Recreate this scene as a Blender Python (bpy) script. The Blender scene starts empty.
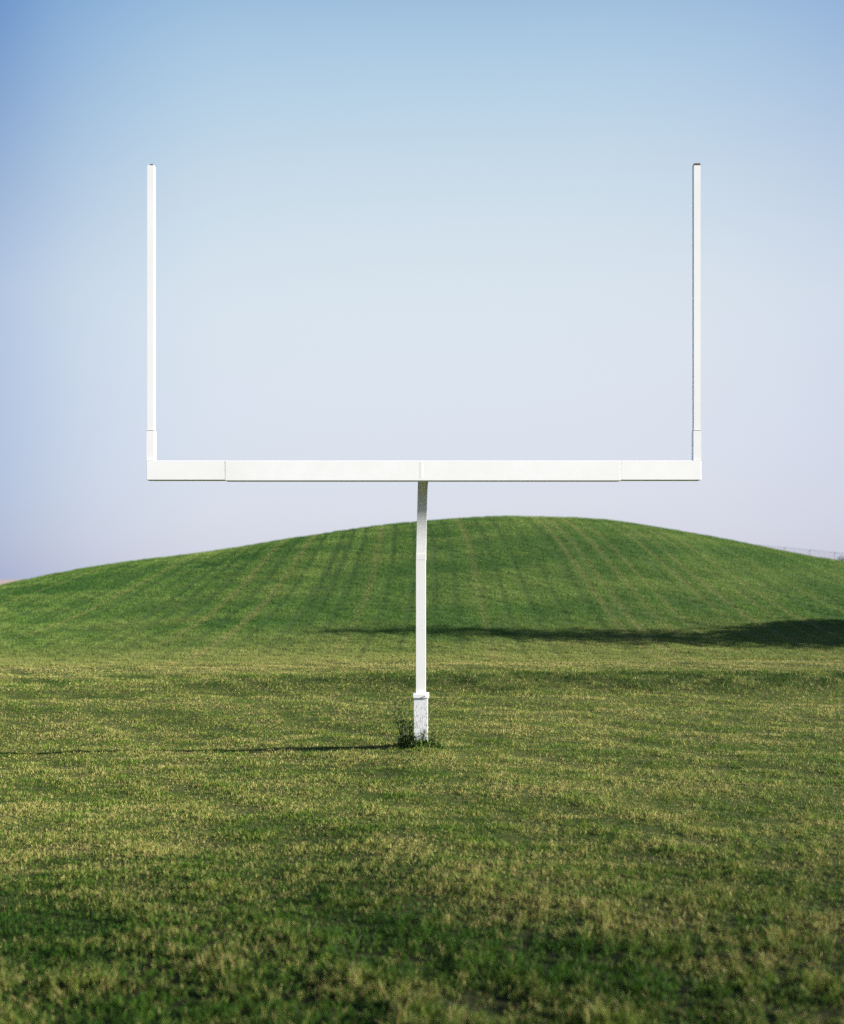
import bpy, bmesh, math, random
import numpy as np
from mathutils import Vector, Matrix

rng = np.random.default_rng(11)
random.seed(5)
scene = bpy.context.scene
COL = scene.collection

# ------------------------------------------------------------------ constants
H = 1.937            # eye height
F = 1100.0           # focal length in pixels
CX, YH = 422.0, 579.0
DB = 11.34           # distance of the crossbar's front face
DP = 12.80           # distance of the post
SUN_EL, SUN_AZ = 18.0, 100.3        # azimuth clockwise from +Y
e, a = math.radians(SUN_EL), math.radians(SUN_AZ)
SUN = Vector((math.cos(e) * math.sin(a), math.cos(e) * math.cos(a), math.sin(e)))

# ------------------------------------------------------------------ terrain
SIL = np.array([(-900, 612), (-500, 609), (-200, 600), (0, 587.5), (30, 580), (70, 571), (130, 561.5),
                (200, 553), (270, 542), (340, 531), (400, 523.5), (450, 519), (510, 516.5), (560, 517.5),
                (620, 521.5), (680, 531), (740, 542.5), (790, 552), (844, 562), (1000, 583), (1300, 600), (1700, 608)], float)
YF, YR = 23.6, 62.0
RIDGE_X = (SIL[:, 0] - CX) / F * YR
RIDGE_Z = H + (YH - SIL[:, 1]) / F * YR

def sstep(a, b, t):
    t = np.clip((t - a) / (b - a), 0, 1)
    return t * t * (3 - 2 * t)

class Noise:
    """sum of sines in random directions: smooth, aperiodic at our scale, about -1..1"""
    def __init__(self, seed, scale, n=10, spread=1.9):
        r = np.random.default_rng(seed)
        ang = r.uniform(0, 2 * np.pi, n)
        k = 2 * np.pi / scale * r.uniform(1 / spread, spread, n)
        self.kx, self.ky, self.ph = k * np.cos(ang), k * np.sin(ang), r.uniform(0, 6.283, n)
        self.n = n
    def __call__(self, x, y):
        x = np.asarray(x, np.float32); y = np.asarray(y, np.float32)
        out = np.zeros_like(x)
        for i in range(self.n):
            out += np.sin(np.float32(self.kx[i]) * x + np.float32(self.ky[i]) * y + np.float32(self.ph[i]))
        return out / math.sqrt(self.n * 0.5) * 0.55

n_big, n_mid, n_sml, n_tuft, n_fine = Noise(1, 9), Noise(2, 2.6), Noise(3, .8), Noise(4, .20, 22, 2.9), Noise(6, .085, 20, 2.6)
n_streak = Noise(14, 1.1, 18, 3.0); n_hole = Noise(15, .26, 20, 2.6)
n_patch = Noise(21, 1.7, 18, 2.2); n_clover = Noise(22, .75, 18, 2.0)
n_hill, n_bump, n_straw, n_band = Noise(7, 14), Noise(8, 3.5), Noise(9, 1.3), Noise(10, 5.0)

def bank_strength(x):
    return 0.25 + 0.75 * sstep(-8, 1.5, x)

def terrain(x, y):
    x = np.asarray(x, float); y = np.asarray(y, float)
    x, y = np.broadcast_arrays(x, y)
    zr = np.interp(x, RIDGE_X, RIDGE_Z)
    zr = sum(w_ * np.interp(x + o_, RIDGE_X, RIDGE_Z) for o_, w_ in ((0, .22), (-1.5, .19), (1.5, .19), (-3, .13), (3, .13), (-4.5, .07), (4.5, .07)))
    t = np.clip((y - YF) / (YR - YF), 0, 1)
    p = 0.5 - 0.5 * np.cos(np.pi * t)
    front = zr * p
    zb = 3.1 * sstep(-5, 25, x) * (1 - sstep(115, 190, y)) - 0.09 * (x - 33) * sstep(20, 33, x) * (1 - sstep(60, 90, x)) * (1 - sstep(115, 190, y))
    zb = np.minimum(zb, zr)
    back = zb + (zr - zb) * (0.5 + 0.5 * np.cos(np.pi * np.clip((y - YR) / 30, 0, 1)))
    z = np.where(y < YR, front, back)
    z = z + bank_strength(x) * 0.20 * sstep(18.2, 19.9, y) * (1 - 0.6 * sstep(21.5, 27, y))
    z = z - 0.38 * (1 - np.exp(np.minimum(0, x + .1) / 5.2)) * (1 - sstep(14.2, 18, y))
    near = 1 - sstep(120, 200, y)
    z = z + near * (0.018 * n_mid(x, y) + 0.03 * n_big(x, y) * sstep(13.5, 16, y) + 0.008 * n_sml(x, y))
    return z

# settle the ridge so that the skyline seen from the field is the photograph's
for _ in range(14):
    _d = np.arange(40, 75, .5)
    _px = np.linspace(-120, 960, 109)
    _x = (_px[:, None] - CX) / F * _d[None, :]
    _py = (YH - (terrain(_x, np.broadcast_to(_d, _x.shape)) - H) / _d[None, :] * F).min(1)
    _err = np.interp((np.clip(RIDGE_X, -30, 30)) / YR * F + CX, _px, _py) - np.interp(np.clip(RIDGE_X, -30, 30) / YR * F + CX, SIL[:, 0], SIL[:, 1])
    RIDGE_Z = RIDGE_Z + .7 * _err / F * YR

def ground_at(px, py):
    """the first point of the terrain met by the sight line through a place in the photograph"""
    d = np.arange(4, 70, 0.02)
    x = (px - CX) / F * d; z = H - (py - YH) / F * d
    i = int(np.argmax(terrain(x, d) >= z))
    return Vector((x[i], d[i], z[i]))

# ------------------------------------------------------------------ object helpers
def tag(o, label=None, cat=None, group=None, kind=None):
    if label: o['label'] = label
    if cat: o['category'] = cat
    if group: o['group'] = group
    if kind: o['kind'] = kind
    return o

def empty(name, loc, **k):
    o = bpy.data.objects.new(name, None); COL.objects.link(o)
    o.location = loc; o.empty_display_size = .2
    return tag(o, **k)

def obj(name, me, mat, parent=None):
    o = bpy.data.objects.new(name, me); COL.objects.link(o)
    me.name = name
    if not me.materials: me.materials.append(mat)
    if parent: o.parent = parent
    return o

def finish(bm, name, mat, parent=None, bevel=0.0, smooth=False):
    if bevel:
        bmesh.ops.bevel(bm, geom=[e for e in bm.edges if e.is_manifold and e.calc_face_angle(0) > .7], offset=bevel, segments=2,
                        affect='EDGES', profile=.5)
    bmesh.ops.recalc_face_normals(bm, faces=bm.faces[:])
    me = bpy.data.meshes.new(name); bm.to_mesh(me); bm.free()
    for p in me.polygons: p.use_smooth = smooth
    return obj(name, me, mat, parent)

def add_box(bm, c, s, rz=0.0, rx=0.0):
    m = Matrix.Translation(c) @ Matrix.Rotation(rz, 4, 'Z') @ Matrix.Rotation(rx, 4, 'X') @ Matrix.Diagonal((s[0], s[1], s[2], 1))
    return bmesh.ops.create_cube(bm, size=1, matrix=m)['verts']

def add_tube(bm, pts, radii, n=8, caps=True):
    rings = []
    for i, p in enumerate(pts):
        p = Vector(p)
        d = (Vector(pts[min(i + 1, len(pts) - 1)]) - Vector(pts[max(i - 1, 0)])).normalized()
        u = d.cross(Vector((0, 1, 0.13))).normalized(); v = d.cross(u)
        rings.append([bm.verts.new(p + (u * math.cos(t) + v * math.sin(t)) * radii[i]) for t in (2 * math.pi * k / n for k in range(n))])
    for A, B in zip(rings, rings[1:]):
        for k in range(n):
            bm.faces.new((A[k], A[(k + 1) % n], B[(k + 1) % n], B[k]))
    if caps:
        bm.faces.new(rings[0][::-1]); bm.faces.new(rings[-1])

def add_square_tube(bm, secs, wall=None):
    """secs: list of (centre, half width, u axis, v axis). With wall, the last end is open and hollow."""
    def ring(c, h, u, v):
        return [bm.verts.new(c + u * (h * sx) + v * (h * sy)) for sx, sy in ((-1, -1), (1, -1), (1, 1), (-1, 1))]
    rs = [ring(*s) for s in secs]
    for A, B in zip(rs, rs[1:]):
        for k in range(4):
            bm.faces.new((A[k], A[(k + 1) % 4], B[(k + 1) % 4], B[k]))
    bm.faces.new(rs[0][::-1])
    if wall:
        c, h, u, v = secs[-1]
        w = u.cross(v).normalized()
        A = ring(c, h - wall, u, v); B = ring(c - w * .18, h - wall, u, v)
        for k in range(4):
            bm.faces.new((rs[-1][k], rs[-1][(k + 1) % 4], A[(k + 1) % 4], A[k]))
            bm.faces.new((A[k], A[(k + 1) % 4], B[(k + 1) % 4], B[k]))
        bm.faces.new(B)
    else:
        bm.faces.new(rs[-1])

def raw_mesh(name, verts, faces_flat, loop_tot, colors=None):
    me = bpy.data.meshes.new(name)
    me.vertices.add(len(verts)); me.vertices.foreach_set('co', verts.astype(np.float32).ravel())
    me.loops.add(len(faces_flat)); me.loops.foreach_set('vertex_index', faces_flat.astype(np.int32))
    me.polygons.add(len(loop_tot))
    st = np.concatenate(([0], np.cumsum(loop_tot)[:-1]))
    me.polygons.foreach_set('loop_start', st.astype(np.int32))
    if colors is not None:
        at = me.color_attributes.new('blade_colour', 'FLOAT_COLOR', 'POINT')
        at.data.foreach_set('color', colors.astype(np.float32).ravel())
    me.update(calc_edges=True)
    return me

# ------------------------------------------------------------------ materials
def new_mat(name):
    m = bpy.data.materials.new(name); m.use_nodes = True
    nt = m.node_tree; nt.nodes.clear()
    out = nt.nodes.new('ShaderNodeOutputMaterial')
    return m, nt, out

def N(nt, t, **k):
    n = nt.nodes.new(t)
    for a_, v in k.items():
        if a_ in n.inputs: n.inputs[a_].default_value = v
        else: setattr(n, a_, v)
    return n

def ramp(nt, fac, stops, smooth=False):
    r = nt.nodes.new('ShaderNodeValToRGB')
    el = r.color_ramp.elements
    if smooth: r.color_ramp.interpolation = 'B_SPLINE'
    while len(el) < len(stops): el.new(.5)
    for q, (p, c) in zip(el, stops):
        q.position = p; q.color = (*c, 1) if len(c) == 3 else c
    nt.links.new(fac, r.inputs[0])
    return r.outputs[0]

def mix(nt, fac, a_, b_, mode='MIX'):
    m = nt.nodes.new('ShaderNodeMix'); m.data_type = 'RGBA'; m.blend_type = mode
    for s, v in ((m.inputs[0], fac), (m.inputs[6], a_), (m.inputs[7], b_)):
        if isinstance(v, (int, float)): s.default_value = v
        elif isinstance(v, tuple): s.default_value = (*v, 1)
        else: nt.links.new(v, s)
    return m.outputs[2]

def white_paint(name, wear, base=(.80, .79, .765)):
    m, nt, out = new_mat(name)
    b = N(nt, 'ShaderNodeBsdfPrincipled', Roughness=.34)
    b.inputs['Specular IOR Level'].default_value = .45
    geo = N(nt, 'ShaderNodeNewGeometry')
    n1 = N(nt, 'ShaderNodeTexNoise', Scale=2.2, Detail=6.0, Roughness=.6)
    n2 = N(nt, 'ShaderNodeTexNoise', Scale=38.0, Detail=8.0, Roughness=.68)
    mp = N(nt, 'ShaderNodeMapping'); mp.inputs['Scale'].default_value = (1, 1, .30)
    n3 = N(nt, 'ShaderNodeTexNoise', Scale=85.0, Detail=5.0, Roughness=.6)
    L = nt.links.new
    for n in (n1, n2): L(geo.outputs['Position'], n.inputs['Vector'])
    L(geo.outputs['Position'], mp.inputs['Vector']); L(mp.outputs[0], n3.inputs['Vector'])
    c = mix(nt, ramp(nt, n1.outputs[0], [(.35, (0, 0, 0)), (.75, (1, 1, 1))]), base, tuple(v * k for v, k in zip(base, (.93, .925, .90))))
    chips = ramp(nt, n2.outputs[0], [(.70 - .13 * wear, (0, 0, 0)), (.73 - .13 * wear, (1, 1, 1))])
    c = mix(nt, chips, c, (.16, .13, .10))
    if wear > .5:       # flaking coat on the foot sleeve, worse towards the soil
        sep = N(nt, 'ShaderNodeSeparateXYZ'); L(geo.outputs['Position'], sep.inputs[0])
        mr = N(nt, 'ShaderNodeMapRange'); mr.inputs[1].default_value = 0; mr.inputs[2].default_value = .6
        mr.inputs[3].default_value = .13; mr.inputs[4].default_value = -.03
        L(sep.outputs[2], mr.inputs[0])
        ad = N(nt, 'ShaderNodeMath', operation='ADD'); L(n3.outputs[0], ad.inputs[0]); L(mr.outputs[0], ad.inputs[1])
        fl = ramp(nt, ad.outputs[0], [(.60, (0, 0, 0)), (.66, (1, 1, 1))])
        c = mix(nt, fl, c, (.34, .345, .36))
        bp = N(nt, 'ShaderNodeBump', Strength=.6, Distance=.003); L(fl, bp.inputs['Height']); L(bp.outputs[0], b.inputs['Normal'])
    else:
        pass
    L(c, b.inputs['Base Color']); L(b.outputs[0], out.inputs[0])
    return m

def plain(name, col, rough=.7, metal=0.0, var=.25, scale=30.0):
    m, nt, out = new_mat(name)
    b = N(nt, 'ShaderNodeBsdfPrincipled', Roughness=rough, Metallic=metal)
    n = N(nt, 'ShaderNodeTexNoise', Scale=scale, Detail=5.0)
    geo = N(nt, 'ShaderNodeNewGeometry'); nt.links.new(geo.outputs['Position'], n.inputs['Vector'])
    c = ramp(nt, n.outputs[0], [(.3, tuple(v * (1 - var) for v in col)), (.7, tuple(min(1, v * (1 + var)) for v in col))])
    nt.links.new(c, b.inputs['Base Color']); nt.links.new(b.outputs[0], out.inputs[0])
    return m

def leaf_mat(name, rough=.5, trans=.3, col=None):
    m, nt, out = new_mat(name)
    b = N(nt, 'ShaderNodeBsdfPrincipled', Roughness=rough)
    b.inputs['Specular IOR Level'].default_value = .10
    t = N(nt, 'ShaderNodeBsdfTranslucent'); ms = N(nt, 'ShaderNodeMixShader'); ms.inputs[0].default_value = trans
    L = nt.links.new
    if col is None:
        at = N(nt, 'ShaderNodeAttribute', attribute_name='blade_colour'); c = at.outputs['Color']
    else:
        n = N(nt, 'ShaderNodeTexNoise', Scale=9.0, Detail=4.0)
        geo = N(nt, 'ShaderNodeNewGeometry'); L(geo.outputs['Position'], n.inputs['Vector'])
        c = ramp(nt, n.outputs[0], [(.3, tuple(v * .6 for v in col)), (.7, tuple(v * 1.4 for v in col))])
    L(c, b.inputs['Base Color']); L(c, t.inputs['Color'])
    L(b.outputs[0], ms.inputs[1]); L(t.outputs[0], ms.inputs[2]); L(ms.outputs[0], out.inputs[0])
    return m

def ground_mat():
    m, nt, out = new_mat('soil_and_thatch')
    b = N(nt, 'ShaderNodeBsdfPrincipled', Roughness=.95); b.inputs['Specular IOR Level'].default_value = .1
    L = nt.links.new
    geo = N(nt, 'ShaderNodeNewGeometry')
    n1 = N(nt, 'ShaderNodeTexNoise', Scale=9.0, Detail=8.0, Roughness=.65); L(geo.outputs['Position'], n1.inputs['Vector'])
    n2 = N(nt, 'ShaderNodeTexNoise', Scale=.35, Detail=5.0); L(geo.outputs['Position'], n2.inputs['Vector'])
    soil = ramp(nt, n1.outputs[0], [(.3, (.012, .012, .005)), (.52, (.022, .024, .008)), (.75, (.048, .042, .018))])
    thatch = ramp(nt, n1.outputs[0], [(.3, (.030, .044, .010)), (.52, (.060, .070, .018)), (.75, (.13, .115, .040))])
    turf = ramp(nt, n2.outputs[0], [(.35, (.040, .075, .017)), (.65, (.060, .090, .022))])
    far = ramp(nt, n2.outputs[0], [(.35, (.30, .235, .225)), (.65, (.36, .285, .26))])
    sep = N(nt, 'ShaderNodeSeparateXYZ'); L(geo.outputs['Position'], sep.inputs[0])
    def rng_(lo, hi):
        r = N(nt, 'ShaderNodeMapRange'); r.inputs[1].default_value = lo; r.inputs[2].default_value = hi
        L(sep.outputs[1], r.inputs[0]); return r.outputs[0]
    c = mix(nt, rng_(5.5, 9.5), soil, thatch)
    c = mix(nt, rng_(21, 27), c, turf)
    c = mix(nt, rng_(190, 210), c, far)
    bp = N(nt, 'ShaderNodeBump', Strength=.8, Distance=.03); L(n1.outputs[0], bp.inputs['Height']); L(bp.outputs[0], b.inputs['Normal'])
    L(c, b.inputs['Base Color']); L(b.outputs[0], out.inputs[0])
    return m

M_white = white_paint('white_paint', -.12, (.90, .90, .89))
M_sleeve = white_paint('flaking_white_paint', .75, (.82, .825, .84))
M_rust = plain('rusty_steel', (.10, .065, .05), .8, .2)
M_grass = leaf_mat('grass_blade', .48, .30)
M_ground = ground_mat()
M_weed = leaf_mat('weed_leaf', .55, .25, (.085, .135, .030))
M_stalk = plain('weed_stalk', (.06, .07, .025), .8)
M_fence = plain('galvanised_steel', (.36, .39, .46), .6, .0)
M_needle = leaf_mat('conifer_needles', .6, .15, (.022, .045, .020))
M_bark = plain('bark', (.09, .065, .045), .9, 0, .4, 14)
M_shrub = leaf_mat('far_shrub_leaf', .6, .15, (.035, .055, .035))

# ------------------------------------------------------------------ ground sheet
def graded(stops):
    out = [stops[0][0]]
    for (a0, s0), (a1, s1) in zip(stops, stops[1:]):
        n = max(1, int(round((a1 - a0) / s0))); out += list(np.linspace(a0, a1, n + 1)[1:])
    return np.array(out)

gx = graded([(-4000, 700), (-500, 60), (-80, 6), (-32, .6), (-8, .22), (8, .6), (40, 6), (100, 60), (500, 700), (4000, 1)])
gy = graded([(-300, 50), (-20, 3), (-2, .3), (3.5, .12), (28, .6), (66, 2), (120, 8), (240, 60), (600, 400), (4200, 1)])
X, Y = np.meshgrid(gx, gy)
Z = terrain(X, Y)
vid = np.arange(X.size).reshape(X.shape)
quads = np.stack([vid[:-1, :-1], vid[:-1, 1:], vid[1:, 1:], vid[1:, :-1]], -1).reshape(-1, 4)
P = np.stack([X, Y, Z], -1).reshape(-1, 3)
cen = P[quads].mean(1)
is_hill = (cen[:, 1] > 24) & (cen[:, 1] < 118) & (cen[:, 0] > -80) & (cen[:, 0] < 100)
for nm, sel, lab in (('ground', ~is_hill, 'flat mown field reaching to the horizon'), ('hill', is_hill, 'broad low grassy mound behind the goal post')):
    q = quads[sel]
    used, inv = np.unique(q, return_inverse=True)
    me = raw_mesh(nm, P[used], inv.ravel(), np.full(len(q), 4))
    for p in me.polygons: p.use_smooth = True
    o = obj(nm, me, M_ground); tag(o, kind='structure')

# ------------------------------------------------------------------ grass: every blade a small bent leaf
G_DARK = np.array((.024, .066, .008)); G_MID = np.array((.086, .168, .017)); G_LITE = np.array((.215, .285, .036))
STRAW = np.array((.46, .405, .15)); BROWN = np.array((.20, .135, .05))
H_DARK = np.array((.034, .096, .016)); H_LITE = np.array((.108, .196, .035))

def cnoise(t, lo, hi): return np.clip((t - lo) / (hi - lo), 0, 1)

def blades(name, n, d0, d1, power, mode):
    # distance with density per square metre falling as D**-power
    u = rng.random(n)
    k = 2 - power
    D = (d0 ** k + u * (d1 ** k - d0 ** k)) ** (1 / k) if abs(k) > 1e-6 else d0 * (d1 / d0) ** u
    half = .40 * D + .8
    x = rng.uniform(-1, 1, n) * half; y = D
    tuft = n_tuft(x, y); sml = n_sml(x, y); mid = n_mid(x, y); big = n_big(x, y); fine = n_fine(x, y); st = n_straw(x, y * 1.6)
    r1, r2, r3 = rng.random(n), rng.random(n), rng.random(n)
    if mode == 'field':
        yw = y + .35 * mid + .4 * big + .2 * sml
        bank = bank_strength(x) * sstep(17.9, 19.4, yw) * (1 - sstep(20.2, 21.2, yw)) * np.clip(.72 + .5 * st, .2, 1)
        dry = np.exp(-((yw - 22.7) / 1.3) ** 2)
        hgt = (.018 + .013 * (1 - sstep(4.6, 8.8, D))) * (1 + .42 * tuft + .22 * sml + .40 * fine) * (.6 + .8 * r1)
        hgt = np.clip(hgt, .008, .11) * (1 + 1.2 * bank) 
        width = .0021 * np.maximum(1, D / 6.5) ** .7 * (1 + .25 * (1 - sstep(4.6, 8.8, D)))
        nearf = 1 - sstep(5.2, 8.5, D)
        hole = nearf * sstep(.3, .75, n_hole(x, y) + .25 * mid)
        keep = ((tuft * .7 + fine * .6 + .55 + .42 * (1 - nearf) > r2 * 1.0) | (r3 > .90)) & (rng.random(n) > hole * .65)
        strk = n_streak(x * .45, y * 1.5)
        patch = n_patch(x, y)
        clover = .8 * sstep(.55, .9, n_clover(x, y) + .25 * fine) * (1 - .5 * bank)
        hgt = hgt * (1 - .35 * clover) * (1 + .30 * np.clip(sml, -1, 1) * np.clip(tuft, -1, 1))
        straw_p = .17 + .09 * st + .13 * mid + .08 * big + .17 * tuft + .13 * fine + .17 * strk + .15 * patch
        straw_p = np.clip(straw_p - .06 + .17 * sstep(5.0, 9.5, D), .02, .75) * (1 - .85 * np.minimum(bank, 1)) * (1 - .8 * clover) + .30 * dry
        lite = np.clip(.0 + .35 * sml + .30 * big + .25 * strk - .8 * bank + .52 * sstep(5, 9.5, D) + .25 * patch - .5 * clover, 0, 1)[:, None]  # green and straw darken towards the camera: lens vignetting painted into blade colour
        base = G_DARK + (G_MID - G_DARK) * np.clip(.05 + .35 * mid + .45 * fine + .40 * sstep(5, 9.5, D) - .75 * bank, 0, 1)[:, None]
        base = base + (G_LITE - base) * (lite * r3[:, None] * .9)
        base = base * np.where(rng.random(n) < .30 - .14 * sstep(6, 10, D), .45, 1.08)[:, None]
        isst = rng.random(n) < straw_p
        brown = rng.random(n) < .25
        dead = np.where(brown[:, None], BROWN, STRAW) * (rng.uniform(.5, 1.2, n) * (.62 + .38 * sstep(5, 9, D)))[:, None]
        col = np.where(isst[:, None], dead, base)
    else:
        dry = 1 - sstep(21.5, 36, y + 1.3 * n_mid(x, y * .6) + 1.8 * n_big(x, y))
        # mower tracks run straight up the mound
        xs = x + .25 * np.sin(y * .11)
        track = np.zeros(n); tone = np.zeros(n)
        r = np.random.default_rng(3)
        p = -40.0; sgn = 1
        while p < 45:
            w = r.uniform(.07, .14); s = r.uniform(.7, 1.25) * (-1 if r.random() < .6 else .75)
            gap = .6 + .4 * sstep(-.7, .3, n_hill(np.full(n, p * 9), y * .4))
            track += s * np.exp(-((xs - p) / w) ** 2) * gap
            nxt = p + r.uniform(.40, .95)
            tone += sgn * ((xs > p) & (xs < nxt)); sgn = -sgn
            p = nxt
        hb = n_hill(x, y); bd = n_band(x * .35, y)
        hgt = .042 * (.7 + .6 * r1) * (1 + .25 * sml) * (1 - .55 * np.clip(np.abs(track), 0, 1))
        width = .008 * (D / 30) ** .8
        keep = r2 > -1
        straw_p = np.clip(.05 + .06 * hb + .05 * mid + .05 * bd, 0, .5) + .36 * dry ** 1.4 + .62 * np.clip(track, 0, 1)
        q = np.clip(.46 + .26 * hb + .18 * bd + .07 * tone - .85 * np.clip(-track, 0, 1) + .20 * n_bump(x, y) + .12 * mid, 0, 1)[:, None]
        base = H_DARK + (H_LITE - H_DARK) * q
        base = base * rng.uniform(.92, 1.08, n)[:, None]
        base = base + (np.array((.150, .200, .042)) - base) * (.65 * dry)[:, None]
        col = base + (STRAW * .62 - base) * np.clip(straw_p * rng.uniform(.75, 1.25, n), 0, 1)[:, None]
    # bare trodden soil round the foot of the post
    keep &= ~((np.hypot(x, y - DP) < .10))
    x, y, D, hgt, width, col = x[keep], y[keep], D[keep], hgt[keep], np.broadcast_to(width, (n,))[keep], col[keep]
    n = len(x)
    z = terrain(x, y) - .004
    yaw = rng.uniform(0, 2 * np.pi, n)
    side = np.stack([np.cos(yaw), np.sin(yaw), np.zeros(n)], -1) * (width * rng.uniform(.6, 1.3, n))[:, None] * .5
    lean_a = rng.uniform(0, 2 * np.pi, n); lean = np.abs(rng.normal(0, .36, n)) + .05
    ld = np.stack([np.cos(lean_a), np.sin(lean_a), np.zeros(n)], -1)
    up = np.array((0, 0, 1.0))
    b = np.stack([x, y, z], -1)
    mid_p = b + up * (hgt * .55)[:, None] + ld * (hgt * lean * .35)[:, None]
    tip = b + up * (hgt * .95)[:, None] + ld * (hgt * lean * 1.05)[:, None]
    cut = .45                                   # mown: the tips are cut, not pointed
    V = np.stack([b - side, b + side, mid_p + side * .9, mid_p - side * .9, tip + side * cut, tip - side * cut], 1)
    base_i = (np.arange(n) * 6)[:, None]
    fc = np.concatenate([base_i + np.array([[0, 1, 2, 3]]), base_i + np.array([[3, 2, 4, 5]])], 1)
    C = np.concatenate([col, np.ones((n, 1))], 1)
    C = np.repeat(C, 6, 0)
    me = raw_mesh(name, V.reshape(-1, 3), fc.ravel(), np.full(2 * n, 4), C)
    return obj(name, me, M_grass)

g1 = blades('grass', 2100000, 3.7, 26.0, 1.85, 'field')
tag(g1, 'short mown green and straw coloured grass of the flat field', 'grass', kind='stuff')
g2 = blades('hill_grass', 1400000, 24.0, 66.0, 1.6, 'hill')
tag(g2, 'greener mown grass with mower tracks on the mound', 'grass', kind='stuff')

# ------------------------------------------------------------------ goal post
gz = float(terrain(np.array([0.]), np.array([DP]))[0])
goal = empty('goal_post', (-.012, DP, gz), label='white steel football goal post with two uprights on a single square post', cat='goal post')
def rel(v): return Vector(v) - Vector((0, DP, gz))
def world_z(py, D): return H + (YH - py) / F * D

SP = F / DP; SB = F / DB
rot = math.radians(-1.5)
U = Vector((math.cos(rot), math.sin(rot), 0)); W = Vector((-math.sin(rot), math.cos(rot), 0))
# foot sleeve with a collar
zc0, zc1 = world_z(697.5, DP), world_z(693.1, DP)
bm = bmesh.new()
add_square_tube(bm, [(rel((0, DP, gz - .25)), .079, U, W), (rel((0, DP, zc0)), .079, U, W)])
sl = finish(bm, 'base_sleeve', M_sleeve, goal, .006)
bm = bmesh.new()
add_box(bm, rel((0, DP, (zc0 + zc1) / 2)), (.184, .184, zc1 - zc0), rot)
add_box(bm, rel((.055, DP - .094, (zc0 + zc1) / 2)), (.012, .022, .012), rot)
finish(bm, 'collar', M_white, sl, .005)
# straight post
zs = world_z(559.5, DP)
hw = .0555
bm = bmesh.new()
add_square_tube(bm, [(rel((0, DP, gz + .1)), hw, U, W), (rel((0, DP, zs)), hw, U, W)])
finish(bm, 'post', M_white, goal, .016)
# bent neck: quarter circle forward to the back of the crossbar
z_bot, z_top = world_z(480.0, DB), world_z(460.4, DB)
z_mid = (z_bot + z_top) / 2
bar_d = .14
R = z_mid - zs - .06
secs = []
bx = (423.2 - CX) / SB + .012
secs.append((Vector((.003, DP, zs + .003)), hw + .0015, U, W))
secs.append((Vector((.003, DP, zs + .06)), hw + .0015, U, W))
NS = 60
ang = [math.pi / 2 * ((k + 1) / NS) ** 1.7 for k in range(NS)]
rise = sum(math.cos(t) for t in ang); ds = R / rise
yy = zz = 0.0
for i, t in enumerate(ang):
    f = (i + 1) / NS
    rr = rot * (1 - f)
    yy += math.sin(t) * ds; zz += math.cos(t) * ds
    c = Vector((.003 + (bx - .003) * f, DP - yy, zs + .06 + zz))
    u = Vector((math.cos(rr), math.sin(rr), 0))
    tan = Vector((0, -math.sin(t), math.cos(t)))
    w = tan.cross(u).normalized(); u = w.cross(tan).normalized()
    secs.append((c, hw, u, w))
print('neck run', yy, 'bar back at', DP - DB - bar_d)
secs.append((Vector((bx, DB + bar_d + .004, z_mid)), hw, Vector((1, 0, 0)), Vector((0, 0, 1))))
bm = bmesh.new()
add_square_tube(bm, [(rel(c), h_, u, w) for c, h_, u, w in secs])
finish(bm, 'bent_neck', M_white, goal, .016)
bm = bmesh.new()          # weld bead between post and neck
add_square_tube(bm, [(rel((.001, DP, zs - .004)), hw + .0015, U, W), (rel((.001, DP, zs + .005)), hw + .0015, U, W)])
finish(bm, 'weld_bead', M_white, goal, .003)
# crossbar: middle length and two end lengths
def bx_at(px): return (px - CX) / SB + .012
xl, xr = bx_at(146.3), bx_at(701.2)
j1, j2 = bx_at(225), bx_at(620.5)
yb = DB + bar_d / 2
bm = bmesh.new()
add_box(bm, rel(((j1 + j2) / 2, yb, z_mid - .004)), (j2 - j1, bar_d, z_top - z_bot + .004))
bar = finish(bm, 'crossbar', M_white, goal, .003)
bm = bmesh.new()
add_box(bm, rel((bx_at(421.5), DB + .0024, z_mid)), (.03, .006, (z_top - z_bot) * .86))
finish(bm, 'joint_cover', M_white, bar, .0005)
for x0, x1 in ((xl, j1 - .0012), (j2 + .0012, xr)):
    bm = bmesh.new()
    add_box(bm, rel(((x0 + x1) / 2, yb, z_mid)), (x1 - x0, bar_d - .0016, z_top - z_bot - .003))
    finish(bm, 'crossbar_end', M_white, goal, .003)
# narrow dark gap in each joint: the inner splice bar seen between the lengths
for j in (j1, j2):
    bm = bmesh.new()
    add_box(bm, rel((j, yb, z_mid)), (.16, bar_d - .03, z_top - z_bot - .03))
    finish(bm, 'splice', M_white, bar)
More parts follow.
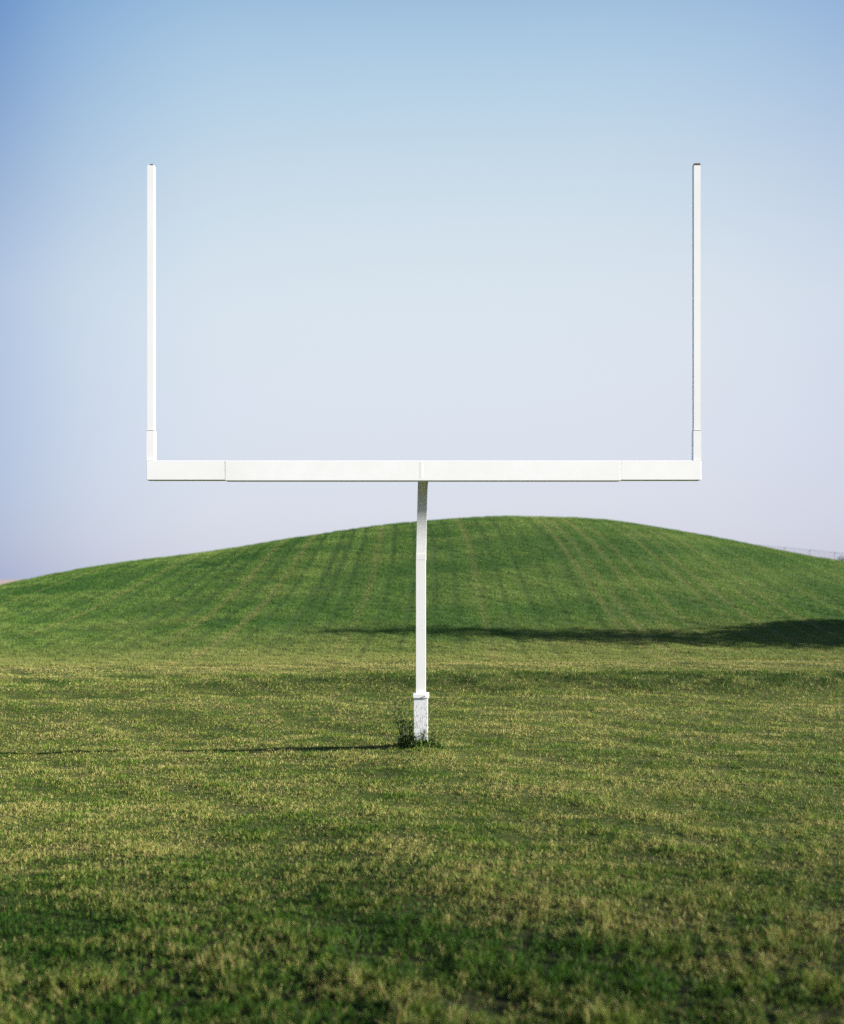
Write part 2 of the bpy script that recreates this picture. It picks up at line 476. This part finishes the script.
# uprights in their sockets
z_soc = world_z(430.5, DB); z_up = world_z(164.5, DB)
for px, rz in ((150.1, math.radians(-.4)), (697.8, math.radians(-.6))):
    c = bx_at(px); ur = Vector((math.cos(rz), math.sin(rz), 0)); wr = Vector((-math.sin(rz), math.cos(rz), 0))
    yc = DB + .055
    bm = bmesh.new()
    add_square_tube(bm, [(rel((c, yc, z_top + .003)), .0400, ur, wr), (rel((c, yc, z_soc)), .0400, ur, wr)], .008)
    soc = finish(bm, 'upright_socket', M_white, goal, .0025)
    bm = bmesh.new()
    add_square_tube(bm, [(rel((c, yc, z_soc - .12)), .0345, ur, wr), (rel((c, yc, z_up)), .0345, ur, wr)], .014)
    up_ = finish(bm, 'upright', M_white, goal, .006)
    bm = bmesh.new()           # rusty plug in the open top
    if px > CX:
        add_square_tube(bm, [(rel((c, yc, z_up - .05)), .0215, ur, wr), (rel((c, yc, z_up + .002)), .0215, ur, wr), (rel((c, yc, z_up + .003)), .034, ur, wr), (rel((c, yc, z_up + .022)), .032, ur, wr)])
    else:
        add_square_tube(bm, [(rel((c + .008, yc - .018, z_up - .05)), .0014, ur, wr), (rel((c + .008, yc - .018, z_up + .001)), .0014, ur, wr), (rel((c + .008, yc - .018, z_up + .002)), .015, ur, wr), (rel((c + .008, yc - .018, z_up + .014)), .013, ur, wr)])
    finish(bm, 'end_plug', M_rust, up_)
    bm = bmesh.new()           # rusty line where the upright enters the socket, and where the socket meets the bar
    add_square_tube(bm, [(rel((c, yc, z_soc - .03)), .0353, ur, wr), (rel((c, yc, z_soc + .006)), .0353, ur, wr)])
    finish(bm, 'rust_seam', M_rust, soc)
    bm = bmesh.new()
    add_square_tube(bm, [(rel((c, yc, z_top - .01)), .0385, ur, wr), (rel((c, yc, z_top + .004)), .0385, ur, wr)])
    finish(bm, 'foot_plate', M_rust, soc)

# ------------------------------------------------------------------ weeds round the foot of the post
def leaf(bm, p, d, ln, wd, droop=.3):
    d = d.normalized(); s = d.cross(Vector((random.uniform(-.4, .4), random.uniform(-.4, .4), 1))).normalized() * wd * .5
    q1 = p + d * ln * .5; q2 = p + d * ln - Vector((0, 0, droop * ln))
    v = [bm.verts.new(c) for c in (p - s * .35, p + s * .35, q1 + s, q1 - s, q2)]
    bm.faces.new((v[0], v[1], v[2], v[3])); bm.faces.new((v[3], v[2], v[4]))

def weed(loc, name, label, cat, stems, basal, radius, mat):
    t = empty(name, loc, label=label, cat=cat)
    bm = bmesh.new()
    for i in range(basal):
        ang = random.uniform(0, 6.283); r = radius * math.sqrt(random.random())
        p = Vector((math.cos(ang) * r, math.sin(ang) * r * .8, -.02))
        d = Vector((random.gauss(0, .45) + math.cos(ang) * .3, random.gauss(0, .45), 1))
        hh = (1 - .5 * r / radius)
        leaf(bm, p, d, random.uniform(.11, .28) * hh, random.uniform(.008, .018), random.uniform(0, .35))
    finish(bm, 'basal_leaves', mat, t)
    for (ox, oy, h_, lean) in stems:
        bm = bmesh.new()
        pts, rad = [], []
        for k in range(7):
            f = k / 6
            pts.append((ox + lean * f * f + random.gauss(0, .004), oy + random.gauss(0, .006), -.02 + h_ * f)); rad.append(.0062 * (1 - .6 * f))
        add_tube(bm, pts, rad, 5)
        st = finish(bm, 'stem', M_stalk, t)
        bm = bmesh.new()
        for k in range(int(75 * h_)):
            f = random.uniform(.10, 1) ; q = f * 6; i = min(5, int(q)); p = Vector(pts[i]).lerp(Vector(pts[i + 1]), q - i)
            d = Vector((random.gauss(0, 1), random.gauss(0, 1), random.uniform(.2, 1.2)))
            leaf(bm, p, d, random.uniform(.05, .10) * (1.25 - f * .7), random.uniform(.010, .022), random.uniform(0, .4))
        finish(bm, 'leaves', mat, st)
    return t

def gpt(x, y): return (x, y, float(terrain(np.array([x]), np.array([y]))[0]))
st = [(-.02 + random.gauss(0, .05), random.gauss(0, .05), random.uniform(.18, .38), random.gauss(-.02, .04)) for _ in range(14)]
st += [(-.05, -.05, .66, -.17), (-.04, -.09, .60, -.10), (-.02, -.05, .55, -.04), (-.07, -.06, .45, -.12), (.0, -.09, .42, -.02), (-.08, .04, .38, -.10)]
weed(gpt(-.155, DP - .04), 'weed_plant', 'dark leggy weed with thin upright stalks against the left side of the post foot', 'weed', st, 220, .12, M_weed)
st2 = [(random.gauss(.02, .06), random.gauss(0, .03), random.uniform(.13, .25), random.gauss(.08, .08)) for _ in range(12)]
weed(gpt(.055, DP - .16), 'grass_tuft', 'low uncut tuft of dark grass in front and to the right of the post foot', 'grass tuft', st2, 260, .20, M_weed)

# ------------------------------------------------------------------ fence beyond the mound
YFN = 100.0
def fx(px): return (px - CX) / F * YFN
fence = empty('chain_link_fence', (fx(785), YFN, world_z(547, YFN) - 2.05), label='pale chain link fence with thin posts just showing behind the right shoulder of the mound', cat='fence')
f0 = Vector(fence.location)
def rail_z(px): return world_z(np.interp(px, (600, 700, 762, 844, 900), (541, 541.5, 545, 553, 560)), YFN)
bm = bmesh.new()
pts = [Vector((fx(px), YFN, rail_z(px))) - f0 for px in range(700, 901, 10)]
add_tube(bm, pts, [.028] * len(pts), 6)
finish(bm, 'top_rail', M_fence, fence, smooth=True)
for px in range(710, 901, 25):
    bm = bmesh.new()
    zt = rail_z(px) + .05; zb = float(terrain(np.array([fx(px)]), np.array([YFN]))[0]) - .2
    add_tube(bm, [Vector((fx(px), YFN + .05, zb)) - f0, Vector((fx(px), YFN + .05, zt)) - f0], [.042, .042], 8)
    finish(bm, 'fence_post', M_fence, fence, smooth=True)
bm = bmesh.new()         # woven wire: diagonal wires between rail and ground
xa, xb = fx(700), fx(900)
k = xa - 2.2
while k < xb:
    for s in (1, -1):
        x0, x1 = (k, k + 2.0) if s > 0 else (k + 2.0, k)
        ps = []
        for f in (0, 1):
            xx = x0 + (x1 - x0) * f
            pxx = CX + xx / YFN * F
            zt = rail_z(pxx)
            ps.append(Vector((xx, YFN + .03 * s * .5, zt - 2.0 + 2.0 * f)) - f0)
        if all(xa <= p.x + f0.x <= xb for p in ps):
            add_tube(bm, ps, [.0035, .0035], 3, False)
    k += .14
finish(bm, 'wire_mesh', M_fence, fence)

# ------------------------------------------------------------------ trees at the right whose shade lies across the mound
def foliage_mesh(name, centres, dirs, lens, wids, mat, parent):
    n = len(centres)
    d = dirs / np.linalg.norm(dirs, axis=1)[:, None]
    s = np.cross(d, rng.normal(size=(n, 3))); s /= np.linalg.norm(s, axis=1)[:, None]
    L_ = lens[:, None]; w = wids[:, None] * .5
    V = np.stack([centres, centres + d * L_ * .5 + s * w, centres + d * L_, centres + d * L_ * .5 - s * w], 1)
    V[:, 2, 2] -= lens * .15
    return obj(name, raw_mesh(name, V.reshape(-1, 3), np.arange(4 * n), np.full(n, 4)), mat, parent)

def conifer(base, height, radius, n, label):
    t = empty('conifer_tree', base, label=label, cat='tree')
    bm = bmesh.new()
    add_tube(bm, [(0, 0, -.3), (0, 0, height * .3), (.03, 0, height * .7), (0, .02, height * .97)], [.19, .14, .07, .015], 9)
    C_, D_, L_, W_ = [], [], [], []
    bl = bm
    z = .35
    while z < height * .98:
        f = z / height; rr = radius * (1 - f) ** .85 * random.uniform(.85, 1.12) + .22
        nb = max(4, int(11 * (1 - f) + 4)); a0 = random.random() * 6.28
        for k in range(nb):
            an = a0 + 6.283 * k / nb + random.gauss(0, .15); r_ = rr * random.uniform(.75, 1.1)
            dv = Vector((math.cos(an), math.sin(an), 0))
            add_tube(bl, [(0, 0, z), tuple(dv * r_ * .6 + Vector((0, 0, z - .06 * r_))), tuple(dv * r_ + Vector((0, 0, z - .22 * r_)))], [.03 * (1 - f) + .008, .015, .004], 4, False)
            m = int(n * r_ / radius / 14)
            for _ in range(m):
                q = random.uniform(.08, 1.0)
                p = dv * r_ * q + Vector((random.gauss(0, .10 + .12 * q), random.gauss(0, .10 + .12 * q), z - .2 * r_ * q * q + random.gauss(0, .06)))
                C_.append(p); D_.append((dv.x + random.gauss(0, .6), dv.y + random.gauss(0, .6), random.gauss(-.15, .35)))
                L_.append(random.uniform(.14, .30)); W_.append(random.uniform(.05, .11))
        z += max(.16, .42 * (1 - f))
    finish(bm, 'trunk', M_bark, t, smooth=True)
    foliage_mesh('crown', np.array(C_, float), np.array(D_, float), np.array(L_), np.array(W_), M_needle, t)
    return t

def bush(base, height, radius, n, name, label, cat, mat, leafl=.16, lobes=9):
    t = empty(name, base, label=label, cat=cat)
    bm = bmesh.new()
    cs = []
    for k in range(lobes):
        an = 6.283 * k / lobes + random.gauss(0, .3); r_ = radius * random.uniform(.2, .62)
        p = Vector((math.cos(an) * r_, math.sin(an) * r_, height * random.uniform(.35, .78)))
        cs.append((p, radius * random.uniform(.32, .5)))
        add_tube(bm, [(0, 0, -.2), tuple(p * .45 + Vector((0, 0, height * .05))), tuple(p)], [.07, .045, .015], 6)
    cs.append((Vector((0, 0, height * .78)), radius * .4))
    finish(bm, 'stems', M_bark, t)
    C_ = []
    for _ in range(n):
        p, r_ = random.choice(cs)
        v = Vector((random.gauss(0, 1), random.gauss(0, 1), random.gauss(0, 1))).normalized() * r_ * random.random() ** .4
        q = p + Vector((v.x, v.y, v.z * height * .45 / radius))
        if q.z < .05: q.z = random.uniform(.05, .4)
        C_.append(q)
    C_ = np.array(C_, float)
    foliage_mesh('crown', C_, rng.normal(size=C_.shape), rng.uniform(.6, 1.3, len(C_)) * leafl, rng.uniform(.4, .8, len(C_)) * leafl, mat, t)
    return t

def caster_base(px, py, xt):
    """foot and height of a tree standing at x = xt whose tip shades the ground seen at that place"""
    g = ground_at(px, py); s = (xt - g.x) / SUN.x; tip = g + SUN * s
    zt = float(terrain(np.array([tip.x]), np.array([tip.y]))[0])
    return (tip.x, tip.y, zt), tip.z - zt

b1, h1 = caster_base(298, 631, 20.0)
conifer(b1, h1, 3.2, 620, 'tall slender dark conifer at the right whose long shadow crosses the mound')
b2, h2 = caster_base(735, 633.5, 21.0)
bush(b2, h2, 4.1, 24000, 'broad_tree', 'low broad dark tree at the right that shades the edge of the mound', 'tree', M_needle, .22, 12)
print('trees', b1, h1, b2, h2)

sx = fx(848) * .97
sz = float(terrain(np.array([sx]), np.array([YFN - 3]))[0])
bush((sx, YFN - 3, sz), world_z(552, YFN - 3) - sz, 1.0, 2500,
     'shrub', 'dark shrub beside the far fence at the right edge of the mound', 'shrub', M_shrub, .12)

# ------------------------------------------------------------------ light
sd = bpy.data.lights.new('sun', 'SUN'); sd.energy = 4.8; sd.angle = math.radians(.5); sd.color = (1.0, .94, .84)
so = bpy.data.objects.new('sun', sd); COL.objects.link(so)
so.rotation_euler = (-SUN).to_track_quat('-Z', 'Y').to_euler()
so.location = SUN * 60

w = bpy.data.worlds.new('World'); scene.world = w; w.use_nodes = True
nt = w.node_tree
bg = nt.nodes['Background']; bg.inputs[1].default_value = .12
sky = nt.nodes.new('ShaderNodeTexSky'); sky.sky_type = 'NISHITA'; sky.sun_disc = False
sky.sun_elevation = e; sky.sun_rotation = a
sky.air_density = 1.0; sky.dust_density = 1.0; sky.ozone_density = 1.5; sky.altitude = 100
EXPO = 1.76
L = nt.links.new
geo = nt.nodes.new('ShaderNodeTexCoord')
sep = nt.nodes.new('ShaderNodeSeparateXYZ'); L(geo.outputs['Generated'], sep.inputs[0])
def lin(c): return tuple((v / 255 / 12.92 if v <= 10 else ((v / 255 + .055) / 1.055) ** 2.4) for v in c)
up_ramp = ramp(nt, sep.outputs[2], [(0.0, lin((203, 205, 225))), (.07, lin((212, 215, 229))), (.16, lin((219, 224, 233))), (.246, lin((219, 228, 234))),
                                    (.326, lin((208, 222, 231))), (.40, lin((186, 211, 228))), (.47, lin((160, 194, 222))), (.8, lin((85, 130, 185)))], True)
mr = nt.nodes.new('ShaderNodeMapRange'); mr.inputs[1].default_value = -.6; mr.inputs[2].default_value = .6
L(sep.outputs[0], mr.inputs[0])
side = ramp(nt, mr.outputs[0], [(.0, (.18, .32, .64)), (.12, (.34, .48, .74)), (.19, (.54, .62, .81)), (.26, (.84, .885, .945)), (.35, (1, 1, 1)), (.58, (1, 1, 1)), (.70, (1, .985, .99)), (.80, (.90, .895, .95)), (1, (.78, .80, .88))], True)
clear = mix(nt, 1.0, up_ramp, side, 'MULTIPLY')
mr2 = nt.nodes.new('ShaderNodeMapRange'); mr2.inputs[1].default_value = .24; mr2.inputs[2].default_value = .47; mr2.inputs[4].default_value = 1.0
L(sep.outputs[2], mr2.inputs[0])
corner = ramp(nt, mr.outputs[0], [(.0, (.05, .16, .50)), (.19, (.20, .37, .73)), (.27, (.70, .81, .93)), (.38, (1, 1, 1)), (.62, (1, 1, 1)), (.74, (.84, .88, .96)), (.84, (.56, .66, .88)), (1, (.45, .55, .82))], True)
clear = mix(nt, mr2.outputs[0], clear, mix(nt, 1.0, clear, corner, 'MULTIPLY'))
scl = nt.nodes.new('ShaderNodeVectorMath'); scl.operation = 'SCALE'; scl.inputs['Scale'].default_value = 1 / (.12 * 2 ** EXPO)
L(clear, scl.inputs[0])
L(mix(nt, .94, sky.outputs[0], scl.outputs[0]), bg.inputs[0])

# ------------------------------------------------------------------ camera
cd = bpy.data.cameras.new('camera'); co = bpy.data.objects.new('camera', cd); COL.objects.link(co)
co.location = (0, 0, H); co.rotation_euler = (math.pi / 2, 0, 0)
cd.sensor_fit = 'VERTICAL'; cd.sensor_height = 36; cd.sensor_width = 36 * 844 / 1024
cd.lens = F / 1024 * 36
cd.shift_y = (YH - 512) / 1024
cd.clip_start = .1; cd.clip_end = 9000
cd.dof.use_dof = True; cd.dof.focus_distance = 12.3; cd.dof.aperture_fstop = 1.25
scene.camera = co

scene.view_settings.view_transform = 'Standard'; scene.view_settings.look = 'None'
scene.view_settings.exposure = EXPO; scene.view_settings.gamma = 1
scene.cycles.use_denoising = False
scene.cycles.use_adaptive_sampling = False
scene.cycles.max_bounces = 6
